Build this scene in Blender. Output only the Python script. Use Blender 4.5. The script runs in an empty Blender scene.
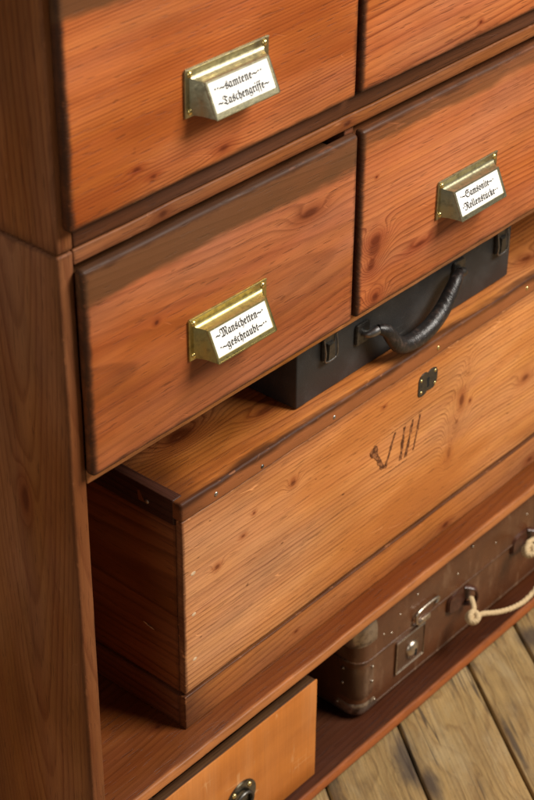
import bpy, bmesh, math, random
from mathutils import Vector, Matrix, noise
random.seed(7)
S = bpy.context.scene
COL = S.collection

# ------------------------------------------------------------------ scene tree helpers
def link(o, parent=None):
    COL.objects.link(o)
    if parent: o.parent = parent
    return o

def thing(name, loc, label, cat, group=None):
    o = bpy.data.objects.new(name, None)
    o.empty_display_size = .02
    o.location = loc
    o['label'] = label; o['category'] = cat
    if group: o['group'] = group
    return link(o)

ROOT = {}
def obj(name, bm, mats, parent=None, origin=(0, 0, 0), smooth=True, label=None):
    """bm is in world coordinates; origin is the world place of the parent's frame"""
    bounds = LAST[:2] if LAST and LAST[2] == id(bm) else None
    LAST.clear()
    bmesh.ops.translate(bm, vec=-Vector(origin), verts=bm.verts)
    bmesh.ops.recalc_face_normals(bm, faces=bm.faces)
    me = bpy.data.meshes.new(name)
    bm.to_mesh(me); bm.free()
    for m in (mats if isinstance(mats, (list, tuple)) else [mats]): me.materials.append(m)
    if smooth:
        me.shade_smooth()
        try: me.set_sharp_from_angle(angle=math.radians(40))
        except Exception: pass
    o = bpy.data.objects.new(name, me)
    if bounds:                                      # board size, read by the wood for its edge wear
        o['board_low'] = list(Vector(bounds[0]) - Vector(origin)); o['board_high'] = list(Vector(bounds[1]) - Vector(origin))
    if label: o['label'] = label
    return link(o, parent)

# ------------------------------------------------------------------ mesh helpers (world coordinates)
def wob(p, amp, sc=22):
    p = Vector(p)
    return p + noise.noise_vector(p * sc) * amp + noise.noise_vector(p * sc * 6) * amp * .55

def box(x0, x1, y0, y1, z0, z1, bev=.002, seg=3, cut=.02, amp=.00045, bm=None, mi=0):
    b = bmesh.new()
    bmesh.ops.create_cube(b, size=1)
    for v in b.verts:
        v.co = Vector((x0 + (v.co.x + .5) * (x1 - x0), y0 + (v.co.y + .5) * (y1 - y0), z0 + (v.co.z + .5) * (z1 - z0)))
    if bev > 0:
        bmesh.ops.bevel(b, geom=list(b.edges), offset=bev, segments=seg, profile=.5, affect='EDGES')
    if amp > 0:
        for ax, a, c in ((0, x0, x1), (1, y0, y1), (2, z0, z1)):
            n = int((c - a) / (cut * .6 if ax == 0 else cut))
            if n < 3: continue
            no = Vector([1 if i == ax else 0 for i in range(3)])
            for k in range(1, n):
                co = Vector((x0, y0, z0)); co[ax] = a + (c - a) * k / n
                bmesh.ops.bisect_plane(b, geom=list(b.verts) + list(b.edges) + list(b.faces), plane_co=co, plane_no=no)
        for v in b.verts: v.co = wob(v.co, amp)
    for f in b.faces: f.material_index = mi
    if bm is None:
        LAST[:] = [(x0, y0, z0), (x1, y1, z1), id(b)]
        return b
    return join(bm, b)

LAST = []
def join(bm, b):
    me = bpy.data.meshes.new('tmp'); b.to_mesh(me); b.free(); bm.from_mesh(me); bpy.data.meshes.remove(me)
    return bm

def tube(pts, rad, n=12, bm=None, mi=0, sub=0, cap=True, flat=1.0, up=None):
    """tube along smooth path with radii"""
    P = [Vector(p) for p in pts]; R = list(rad) if isinstance(rad, (list, tuple)) else [rad] * len(P)
    if sub:
        Q, RR = [], []
        for i in range(len(P) - 1):
            a = P[max(i - 1, 0)]; b_ = P[i]; c = P[i + 1]; d = P[min(i + 2, len(P) - 1)]
            for k in range(sub):
                t = k / sub
                Q.append(.5 * ((2 * b_) + (c - a) * t + (2 * a - 5 * b_ + 4 * c - d) * t * t + (3 * b_ - a - 3 * c + d) * t ** 3))
                RR.append(R[i] * (1 - t) + R[i + 1] * t)
        Q.append(P[-1]); RR.append(R[-1]); P, R = Q, RR
    b = bm or bmesh.new()
    rings = []; nrm = None
    for i, p in enumerate(P):
        t = (P[min(i + 1, len(P) - 1)] - P[max(i - 1, 0)]).normalized()
        if nrm is None:
            nrm = Vector(up) if up else (Vector((0, 0, 1)) if abs(t.z) < .9 else Vector((1, 0, 0)))
        nrm = (nrm - t * nrm.dot(t)).normalized(); bi = t.cross(nrm)
        rings.append([b.verts.new(p + nrm * math.cos(2 * math.pi * k / n) * R[i] * flat + bi * math.sin(2 * math.pi * k / n) * R[i]) for k in range(n)])
    for i in range(len(rings) - 1):
        for k in range(n):
            f = b.faces.new((rings[i][k], rings[i][(k + 1) % n], rings[i + 1][(k + 1) % n], rings[i + 1][k])); f.material_index = mi
    if cap:
        for r in (rings[0], rings[-1]):
            f = b.faces.new(r); f.material_index = mi
    return b

def dome(c, nrm, r, h, n=14, rings=4, bm=None, mi=0, ex=1.0, squash=1.0, tang=None):
    """rounded stud sitting on a surface"""
    b = bm or bmesh.new(); nrm = Vector(nrm).normalized(); c = Vector(c)
    t = Vector(tang) if tang else (Vector((1, 0, 0)) if abs(nrm.x) < .9 else Vector((0, 0, 1)))
    t = (t - nrm * t.dot(nrm)).normalized(); s = nrm.cross(t)
    L = []
    for j in range(rings):
        a = j / rings * math.pi / 2
        L.append([b.verts.new(c + (t * math.cos(2 * math.pi * k / n) * squash + s * math.sin(2 * math.pi * k / n)) * r * math.cos(a) + nrm * (h * math.sin(a) ** ex)) for k in range(n)])
    top = b.verts.new(c + nrm * h)
    base = [b.verts.new(v.co - nrm * .0012) for v in L[0]]
    A = [base] + L
    for i in range(len(A) - 1):
        for k in range(n):
            b.faces.new((A[i][k], A[i][(k + 1) % n], A[i + 1][(k + 1) % n], A[i + 1][k])).material_index = mi
    for k in range(n): b.faces.new((A[-1][k], A[-1][(k + 1) % n], top)).material_index = mi
    return b

def plate(outline, o, ex, ey, th, bev=.0006, bm=None, mi=0):
    """extrude a 2-D outline: o + ex*u + ey*v, thickness along ex x ey"""
    b = bmesh.new(); ex, ey, o = Vector(ex), Vector(ey), Vector(o); n = ex.cross(ey).normalized()
    vs = [b.verts.new(o + ex * u + ey * v) for u, v in outline]
    f = b.faces.new(vs)
    r = bmesh.ops.extrude_face_region(b, geom=[f])
    nv = [g for g in r['geom'] if isinstance(g, bmesh.types.BMVert)]
    bmesh.ops.translate(b, vec=n * th, verts=nv)
    nf = [g for g in r['geom'] if isinstance(g, bmesh.types.BMFace)]
    if bev > 0:
        ed = set(e for q in nf for e in q.edges)
        bmesh.ops.bevel(b, geom=list(ed), offset=bev, segments=2, affect='EDGES')
    for q in b.faces: q.material_index = mi
    if bm is None: return b
    return join(bm, b)

def rrect(w, h, r, n=5, x=0, y=0):
    o = []
    for cx, cy, a0 in ((w - r, h - r, 0), (r, h - r, 90), (r, r, 180), (w - r, r, 270)):
        for k in range(n + 1):
            a = math.radians(a0 + 90 * k / n); o.append((x + cx + r * math.cos(a), y + cy + r * math.sin(a)))
    return o

# ------------------------------------------------------------------ material helpers
class NT:
    def __init__(s, name):
        s.m = bpy.data.materials.new(name); s.m.use_nodes = True
        s.t = s.m.node_tree; s.t.nodes.clear()
        s.out = s.t.nodes.new('ShaderNodeOutputMaterial'); s.p = s.t.nodes.new('ShaderNodeBsdfPrincipled')
        s.t.links.new(s.p.outputs[0], s.out.inputs[0])
    def n(s, ty, **kw):
        x = s.t.nodes.new(ty)
        for k, v in kw.items(): setattr(x, k, v)
        return x
    def put(s, sock, v):
        if isinstance(v, bpy.types.NodeSocket): s.t.links.new(v, sock)
        elif v is not None: sock.default_value = v
    def M(s, op, a, b=None, c=None, clamp=False):
        x = s.n('ShaderNodeMath', operation=op, use_clamp=clamp)
        s.put(x.inputs[0], a); s.put(x.inputs[1], b); s.put(x.inputs[2], c)
        return x.outputs[0]
    def V(s, op, a, b=None):
        x = s.n('ShaderNodeVectorMath', operation=op)
        s.put(x.inputs[0], a)
        if op == 'SCALE': s.put(x.inputs['Scale'], b)
        else: s.put(x.inputs[1], b)
        return x.outputs['Value'] if op in ('LENGTH', 'DOT_PRODUCT', 'DISTANCE') else x.outputs[0]
    def comb(s, x, y, z):
        c = s.n('ShaderNodeCombineXYZ')
        for i, v in enumerate((x, y, z)): s.put(c.inputs[i], v)
        return c.outputs[0]
    def sep(s, v):
        c = s.n('ShaderNodeSeparateXYZ'); s.put(c.inputs[0], v); return c.outputs
    def noise(s, vec, scale=1, detail=2, rough=.5, dist=0, col=False):
        x = s.n('ShaderNodeTexNoise'); s.put(x.inputs['Vector'], vec)
        x.inputs['Scale'].default_value = scale; x.inputs['Detail'].default_value = detail
        x.inputs['Roughness'].default_value = rough; x.inputs['Distortion'].default_value = dist
        return x.outputs['Color' if col else 'Fac']
    def ss(s, v, a, b, lo=0., hi=1.):
        x = s.n('ShaderNodeMapRange', interpolation_type='SMOOTHSTEP')
        s.put(x.inputs[0], v)
        for i, q in enumerate((a, b, lo, hi)): s.put(x.inputs[i + 1], q)
        return x.outputs[0]
    def mix(s, f, a, b, blend='MIX'):
        x = s.n('ShaderNodeMix', data_type='RGBA', blend_type=blend)
        s.put(x.inputs[0], f)
        for i, v in ((6, a), (7, b)):
            s.put(x.inputs[i], (*v, 1) if isinstance(v, tuple) and len(v) == 3 else v)
        return x.outputs[2]
    def ramp(s, v, stops):
        x = s.n('ShaderNodeValToRGB'); s.put(x.inputs[0], v)
        e = x.color_ramp.elements
        while len(e) < len(stops): e.new(.5)
        for q, (p, c) in zip(e, stops):
            q.position = p; q.color = (c, c, c, 1) if isinstance(c, (int, float)) else (*c, 1)
        return x.outputs[0]
    def bump(s, h, dist=.001, strength=1., nrm=None):
        x = s.n('ShaderNodeBump'); x.inputs['Strength'].default_value = strength; x.inputs['Distance'].default_value = dist
        s.put(x.inputs['Height'], h); s.put(x.inputs['Normal'], nrm)
        return x.outputs[0]
    def coords(s, off=(0, 0, 0)):
        tc = s.n('ShaderNodeTexCoord')
        return s.V('ADD', tc.outputs['Object'], tuple(off))

def srgb(r, g, b):
    f = lambda c: (c / 255 / 12.92) if c / 255 <= .04045 else ((c / 255 + .055) / 1.055) ** 2.4
    return (f(r), f(g), f(b))

def wood(name, L, axes, light, dark, freq=220, pith=(0, 0), slope=0., knots=(), seed=0, fig=.01, contrast=.7,
         blotch=None, blotch_amt=.5, rough=.50, bands=(), edge=None, spec=.20, wear=.3, vivid=.25, perisland=False, uneven=.9, ew=((.045, .016, .008), .004, .35, .55)):
    """sawn pine: growth rings round a pith line, knots that bend them, fibre, stain and edge wear. axes: along-grain, across, depth"""
    N = NT(name)
    P = N.coords(L)
    if perisland:
        gi = N.n('ShaderNodeNewGeometry').outputs['Random Per Island']
        P0 = P
        P = N.V('ADD', P, N.comb(N.M('MULTIPLY', gi, 7.), N.M('MULTIPLY', gi, 0.0), 0.))
    c = N.sep(P); ax = {'x': c[0], 'y': c[1], 'z': c[2]}
    u, v, w = (ax[a] for a in axes)
    sd = (seed * 3.17, seed * 1.31, seed * 2.23)
    q = N.V('ADD', N.comb(u, v, w), sd)
    nA = N.noise(N.V('MULTIPLY', q, (2.2, 9., 9.)), 1, 2, .5)
    nB = N.noise(N.V('MULTIPLY', q, (9., 40., 40.)), 1, 3, .55)
    warp = N.M('MULTIPLY_ADD', N.M('SUBTRACT', nA, .5), fig * 2.4, N.M('MULTIPLY', N.M('SUBTRACT', nB, .5), fig * .16))
    pv, pw = pith
    if perisland:
        r2 = N.n('ShaderNodeTexWhiteNoise', noise_dimensions='1D'); N.put(r2.inputs['W'], N.M('MULTIPLY', gi, 91.7))
        dv = N.M('SUBTRACT', v, N.M('MULTIPLY_ADD', r2.outputs['Value'], .3, pv - .15))
    else:
        dv = N.M('SUBTRACT', v, pv)
    dv = N.M('ADD', dv, warp)
    dw = N.M('SUBTRACT', w, pw)
    f = N.M('SQRT', N.M('ADD', N.M('MULTIPLY', dv, dv), N.M('MULTIPLY', dw, dw)))
    f = N.M('MULTIPLY_ADD', u, slope, f)
    kmask = None; kcore = None
    for (ku, kv, kr, amp, *kk) in knots:
        asp = kk[0] if kk else 1.9; kw = kk[1] if len(kk) > 1 else 1.
        d = N.V('LENGTH', N.V('MULTIPLY', N.V('SUBTRACT', N.comb(u, v, 0.), (ku, kv, 0)), (1 / (kr * asp), 1 / kr, 0)))
        d = N.M('MULTIPLY_ADD', N.M('SUBTRACT', nB, .5), 1.3, d)
        g = N.M('EXPONENT', N.M('MULTIPLY', N.M('MULTIPLY', d, d), -.28))
        f = N.M('MULTIPLY_ADD', g, amp, f)
        core = N.ss(d, 1.0, .25, 0., kw)
        halo = N.ss(d, 2.6, .6, 0., kw)
        kmask = halo if kmask is None else N.M('MAXIMUM', kmask, halo)
        kcore = core if kcore is None else N.M('MAXIMUM', kcore, core)
    ph = N.M('MULTIPLY', f, freq)
    fr = N.M('FRACT', ph)
    wn = N.n('ShaderNodeTexWhiteNoise', noise_dimensions='1D'); N.put(wn.inputs['W'], N.M('FLOOR', ph))
    ring = N.ramp(fr, [(0, .08), (.1, 0.), (.45, .12), (.68, .5), (.84, 1.), (.93, .8), (1., .08)])
    ring = N.M('MULTIPLY', ring, N.M('MULTIPLY_ADD', wn.outputs['Value'], .65, .4))
    patch = N.noise(N.V('MULTIPLY', q, (3., 22., 22.)), 1, 2, .5)
    ring = N.M('MULTIPLY', ring, N.ss(patch, .3, .6, .5, 1.))
    fibre = N.noise(N.V('MULTIPLY', q, (22., 760., 760.)), 1, 3, .65)
    pore = N.ss(N.noise(N.V('MULTIPLY', q, (45., 620., 620.)), 1, 1, .5), .64, .72)
    mid = N.noise(N.V('MULTIPLY', q, (1.6, 60., 60.)), 1, 3, .55)
    colr = N.mix(N.M('MULTIPLY', ring, contrast, clamp=True), light, dark)
    cloud = N.noise(N.V('MULTIPLY', q, (5., 13., 13.)), 1, 4, .62)
    hsv = N.n('ShaderNodeHueSaturation'); N.put(hsv.inputs['Color'], colr)
    N.put(hsv.inputs['Value'], N.M('ADD', N.M('MULTIPLY_ADD', N.M('SUBTRACT', fibre, .5), .55, 1.), N.M('ADD', N.M('MULTIPLY', N.M('SUBTRACT', mid, .5), .55), N.M('MULTIPLY', N.M('SUBTRACT', cloud, .5), uneven))))
    big = N.noise(N.V('MULTIPLY', q, (2.5, 8., 8.)), 1, 3, .6)
    N.put(hsv.inputs['Saturation'], N.M('MULTIPLY_ADD', N.M('SUBTRACT', big, .5), vivid * 2, 1.))
    N.put(hsv.inputs['Hue'], N.M('MULTIPLY_ADD', N.M('SUBTRACT', mid, .5), .02, .5))
    colr = hsv.outputs[0]
    if blotch:
        colr = N.mix(N.M('MULTIPLY', N.ss(big, .46, .72), blotch_amt), colr, blotch, 'MIX')
    colr = N.mix(N.M('MULTIPLY', pore, .35), colr, tuple(x * .35 for x in dark))
    if kmask is not None:
        colr = N.mix(N.M('MULTIPLY', kmask, .50), colr, (dark[0] * 1.15, dark[1] * .85, dark[2] * .7))
        colr = N.mix(N.M('MULTIPLY', kcore, .75), colr, (dark[0] * .55, dark[1] * .38, dark[2] * .35))
    jit = N.noise(N.V('MULTIPLY', q, (14., 60., 60.)), 1, 3, .6)
    cw = N.sep(P0 if perisland else P); aw = {'x': cw[0], 'y': cw[1], 'z': cw[2]}
    for (bax, a, b, bc, st, jj) in bands:      # colour laid along one side of the board: stains, pale edges, joint shade
        val = N.M('MULTIPLY_ADD', N.M('SUBTRACT', jit, .5), jj, aw[bax])
        colr = N.mix(N.M('MULTIPLY', N.ss(val, b, a), N.M('MULTIPLY', N.ss(cloud, .3, .6, .55, 1.), st)), colr, bc)
    # dents, dust and rubbed spots
    sp = N.noise(N.V('MULTIPLY', q, (60., 170., 170.)), 1, 2, .5)
    dent = N.ss(sp, .72, .80)
    colr = N.mix(N.M('MULTIPLY', dent, wear), colr, tuple(x * .25 for x in dark))
    rub = N.ss(N.noise(N.V('MULTIPLY', q, (24., 110., 110.)), 1.0, 4, .65), .68, .80)
    colr = N.mix(N.M('MULTIPLY', rub, wear * .6), colr, tuple(min(1, x * 1.5 + .03) for x in light))
    # rubbed and chipped board edges: distance to the nearest edge of the board
    def at(nm):
        a_ = N.n('ShaderNodeAttribute', attribute_type='OBJECT', attribute_name=nm); return a_.outputs['Vector']
    lo_, hi_ = at('board_low'), at('board_high')
    po = N.coords()
    dd = N.sep(N.V('MINIMUM', N.V('SUBTRACT', po, lo_), N.V('SUBTRACT', hi_, po)))
    med = N.M('MAXIMUM', N.M('MINIMUM', dd[0], dd[1]), N.M('MINIMUM', N.M('MAXIMUM', dd[0], dd[1]), dd[2]))
    has = N.ss(N.V('DISTANCE', lo_, hi_), .0, .01)
    en = N.noise(N.V('MULTIPLY', q, (30., 90., 90.)), 1, 4, .65)
    e1 = N.M('MULTIPLY', N.ss(N.M('MULTIPLY_ADD', N.M('SUBTRACT', en, .5), ew[1] * 2.2, med), ew[1], ew[1] * .15), has)
    colr = N.mix(N.M('MULTIPLY', e1, ew[2]), colr, ew[0])
    en2 = N.noise(N.V('MULTIPLY', q, (70., 160., 160.)), 1, 3, .6)
    chip = N.M('MULTIPLY', N.M('MULTIPLY', N.ss(med, .0026, .0008), N.ss(en2, .58, .66)), has)
    colr = N.mix(N.M('MULTIPLY', chip, ew[3] * .7), colr, tuple(min(1, x * 1.1 + .01) for x in light))
    # thin scratches across the grain, most of them faint
    qs = N.n('ShaderNodeMapping'); N.put(qs.inputs['Vector'], q); qs.inputs['Rotation'].default_value = (.1, .1, .22)
    ln = N.M('ABSOLUTE', N.M('SUBTRACT', N.noise(N.V('MULTIPLY', qs.outputs[0], (5., 110., 110.)), 1, 0, .4), .5))
    sm = N.ss(N.noise(N.V('ADD', N.V('MULTIPLY', q, (22., 60., 60.)), (5., 5., 5.)), 1, 2, .5), .62, .70)
    scrt = N.M('MULTIPLY', N.ss(ln, .020, .004), sm)
    colr = N.mix(N.M('MULTIPLY', scrt, wear * .75), colr, tuple(min(1, x * 1.35 + .04) for x in light))
    gm = N.n('ShaderNodeGamma'); N.put(gm.inputs[0], colr); gm.inputs[1].default_value = 1.10
    N.put(N.p.inputs['Base Color'], gm.outputs[0])
    N.put(N.p.inputs['Roughness'], N.M('MULTIPLY_ADD', cloud, .45, N.M('MULTIPLY_ADD', ring, -.08, rough - .16)))
    N.p.inputs['Specular IOR Level'].default_value = spec
    h = N.M('ADD', N.M('MULTIPLY', fibre, .5), N.M('ADD', N.M('MULTIPLY', ring, .5), N.M('MULTIPLY', N.M('ADD', dent, pore), -.8)))
    b1 = N.bump(N.M('MULTIPLY_ADD', scrt, -.6, h), .0005, .5)
    b2 = N.bump(N.noise(N.V('MULTIPLY', q, (8., 22., 22.)), 1, 2, .5), .004, .35, b1)
    N.put(N.p.inputs['Normal'], b2)
    return N.m

def metal(name, col, rough=.3, dirt=(.05, .04, .02), dirt_amt=.5, scale=160, metallic=1., speck=.0):
    N = NT(name); P = N.coords()
    n1 = N.noise(P, scale, 4, .6); n2 = N.noise(P, scale * 3.3, 3, .6)
    c = N.mix(N.M('MULTIPLY', N.ss(n1, .42, .75), dirt_amt), col, dirt)
    c = N.mix(N.M('MULTIPLY', N.ss(n2, .62, .75), dirt_amt * .6), c, tuple(x * .4 for x in col))
    N.put(N.p.inputs['Base Color'], c); N.p.inputs['Metallic'].default_value = metallic
    N.put(N.p.inputs['Roughness'], N.M('MULTIPLY_ADD', n1, .35, rough - .1))
    N.put(N.p.inputs['Normal'], N.bump(n1, .0006, .3))
    return N.m

def plain(name, col, rough=.5, var=.15, scale=200, bump=.0, spec=.4, col2=None, thr=(.45, .7)):
    N = NT(name); P = N.coords()
    n1 = N.noise(P, scale, 4, .6)
    c = N.mix(N.ss(n1, thr[0], thr[1]), col, col2 or tuple(x * (1 - var) for x in col))
    N.put(N.p.inputs['Base Color'], c); N.p.inputs['Roughness'].default_value = rough
    N.p.inputs['Specular IOR Level'].default_value = spec
    if bump: N.put(N.p.inputs['Normal'], N.bump(n1, bump, .6))
    return N.m

# ------------------------------------------------------------------ measures (metres; x along the front, y into the cabinet, z up from the seam)
W, D = .955, .36
T = .0154
YF = -.0095            # face of the drawer fronts
ZS = -.200             # underside of the drawer row
ZC, ZCB = -.3036, -.5581   # chest top, shelf top
ZSB = -.570
ZBT, ZBB = -.7353, -.7483
ZFL = -.7505
STAIN = (.030, .014, .009)
EDGE = (.030, .015, .009)

RED_L, RED_D = (.470, .150, .045), (.200, .042, .011)
BRN_L, BRN_D = (.300, .115, .040), (.190, .058, .018)

# ------------------------------------------------------------------ cabinet carcasses
U0 = (0, 0, .0)
upper = thing('drawer_cabinet', U0, 'upper section of the stained pine cabinet, above the seam, with two drawers visible', 'cabinet', 'stacked cabinet sections')
LW0 = (0, 0, ZFL)
lower = thing('shelf_cabinet', LW0, 'lower section of the stained pine cabinet, below the seam, with open bays under its drawers', 'cabinet', 'stacked cabinet sections')
ZTOP = .222
side_u = wood('side_pine_upper', U0, 'zyx', BRN_L, BRN_D, 190, (.10, .04), .05, seed=3, fig=.010, contrast=.85, uneven=1.2, blotch=(.15, .048, .016), rough=.56, spec=.18,
              bands=[('z', .0, .012, (.09, .032, .012), .5, .012)])
side_l = wood('side_pine_lower', LW0, 'zyx', BRN_L, BRN_D, 260, (.050, .026), -.060,
              knots=[(-.62, .03, .006, .02, 2.4), (-.23, .055, .005, .010, 3.0)], seed=5, fig=.009, contrast=.85, uneven=1.2, blotch=(.17, .055, .018), rough=.56, spec=.18,
              bands=[('y', .000, .016, (.10, .038, .018), .4, .012)])
rail_dark = wood('rail_pine_dark', U0, 'xzy', (.13, .050, .022), (.055, .022, .011), 260, (.2, .1), .01, seed=8, fig=.01, contrast=.7, wear=.6)
rail_pale = wood('rail_pine_pale', LW0, 'xzy', (.30, .12, .048), (.13, .045, .018), 240, (.2, .1), .01, seed=9, fig=.01, contrast=.6, wear=.9,
                 knots=[(.105, -.006, .004, .006), (.319, -.007, .003, .004, 2.2)])
lip_pine = wood('lip_pine', LW0, 'xzy', (.50, .20, .065), (.24, .080, .024), 240, (.2, .1), .01, seed=19, fig=.01, contrast=.6, wear=.8)
inner = wood('inner_pine', LW0, 'xzy', (.20, .072, .028), (.10, .032, .012), 150, (.1, .1), .02, seed=12, fig=.02)
inner_u = wood('inner_pine_upper', U0, 'xzy', (.15, .055, .022), (.08, .028, .011), 150, (.1, .1), .02, seed=13, fig=.02)

def carcass(par, L, z0, z1, mside, sfx):
    for x in (0, W - T):
        obj('side_panel', box(x, x + T, 0, D, z0, z1, .0022, 3, .03, .0004), mside, par, L)
    obj('back_panel', box(T, W - T, D - .012, D - .004, z0, z1, .0, amp=0), inner if sfx == 'l' else inner_u, par, L)

carcass(upper, U0, .0006, ZTOP, side_u, 'u')
carcass(lower, LW0, ZFL, -.0006, side_l, 'l')
obj('bottom_board', box(T, W - T, .0004, D - .012, .0006, .0175, .0018, 3, .02, .0004), rail_dark, upper, U0)
obj('top_board', box(-.012, W + .012, -.018, D, ZTOP, ZTOP + .018, .003), side_u, upper, U0)
obj('rail', box(T, W - T, .0006, D - .012, -.0128, -.0006, .0015, 3, .02, .0004), rail_pale, lower, LW0)
obj('drawer_floor', box(T, W - T, .0004, D - .012, ZS, ZS + .014, .0016, 3, .02, .0004), lip_pine, lower, LW0)
for xm in (.3245, .6315):
    obj('divider', box(xm - .006, xm + .006, .003, D - .012, .0175, ZTOP, .001), inner_u, upper, U0)
    obj('divider', box(xm - .006, xm + .006, .003, D - .012, ZS + .014, -.0128, .001), inner, lower, LW0)

shelf_m = wood('shelf_pine', LW0, 'xyz', (.175, .056, .015), (.085, .023, .006), 150, (.2, -.62), .03, seed=21, fig=.02, contrast=.6, rough=.42,
               bands=[('y', .0005, .0048, (.58, .235, .080), .85, .004)],
               blotch=(.16, .045, .014), blotch_amt=.6, knots=[(.13, .05, .003, .003)])  # dark top has the bay's shade put into its colour; front edge worn paler
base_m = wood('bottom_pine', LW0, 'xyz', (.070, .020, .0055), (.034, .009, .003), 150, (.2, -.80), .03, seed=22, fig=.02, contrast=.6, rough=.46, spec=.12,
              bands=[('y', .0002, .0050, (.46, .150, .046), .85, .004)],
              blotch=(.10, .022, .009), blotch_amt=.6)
obj('shelf', box(T, W - T, .0, D - .012, ZSB, ZCB, .0022, 3, .02, .0004), shelf_m, lower, LW0)
obj('bottom_board', box(T, W - T, .0, D - .012, ZBB, ZBT, .003, 3, .02, .0005), base_m, lower, LW0)

# ------------------------------------------------------------------ drawers
brass = metal('aged_brass', (.52, .43, .17), .27, (.10, .085, .04), .6, 150)
brass_old = metal('dull_nickelled_brass', (.48, .44, .28), .27, (.085, .085, .06), .65, 150)
rivet_m = metal('bright_brass_rivet', (.85, .66, .26), .22, (.3, .2, .06), .3, 300)
paper = plain('white_card', (.88, .87, .83), .6, .06, 60, col2=(.83, .81, .74), thr=(.45, .8))
ink = plain('black_ink', (.012, .012, .012), .6, .1, 90)

FR = {c: chr(0x1D504 + i) for i, c in enumerate('ABCDEFGHIJKLMNOPQRSTUVWXYZ')}
FR.update({c: chr(0x1D51E + i) for i, c in enumerate('abcdefghijklmnopqrstuvwxyz')})
FR.update({'C': chr(0x212D), 'H': chr(0x210C), 'I': chr(0x2111), 'R': chr(0x211C), 'Z': chr(0x2128), 'ü': FR['u']})

def glyphs(txt, height):
    cu = bpy.data.curves.new('line', 'FONT'); cu.body = ''.join(FR.get(ch, ch) for ch in txt); cu.size = height
    cu.resolution_u = 3; cu.offset = height * .011; cu.space_character = 1.06
    o = bpy.data.objects.new('line', cu); COL.objects.link(o)
    dg = bpy.context.evaluated_depsgraph_get()
    me = bpy.data.meshes.new_from_object(o.evaluated_get(dg))
    vs = [v.co.copy() for v in me.vertices]; fs = [tuple(p.vertices) for p in me.polygons]
    bpy.data.objects.remove(o); bpy.data.curves.remove(cu); bpy.data.meshes.remove(me)
    return vs, fs

def fraktur(txt, height, width):
    """black-letter line as a flat mesh, centred, in the xy plane; returns verts, faces"""
    vs, fs = glyphs(txt, height)
    if 'ü' in txt:                                  # the two dots of the umlaut
        i = txt.index('ü')
        xa = max(v.x for v in glyphs(txt[:i], height)[0]); xb = max(v.x for v in glyphs(txt[:i + 1], height)[0])
        for k in (.38, .72):
            cx, cy, r = xa + (xb - xa) * k, height * .60, height * .045
            n = len(vs); vs += [Vector((cx - r, cy, 0)), Vector((cx, cy - r, 0)), Vector((cx + r, cy, 0)), Vector((cx, cy + r, 0))]; fs.append((n, n + 1, n + 2, n + 3))
    x0 = min(v.x for v in vs); x1 = max(v.x for v in vs)
    k = width / (x1 - x0)
    for v in vs: v.x = (v.x - (x0 + x1) / 2) * k
    return vs, fs

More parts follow.
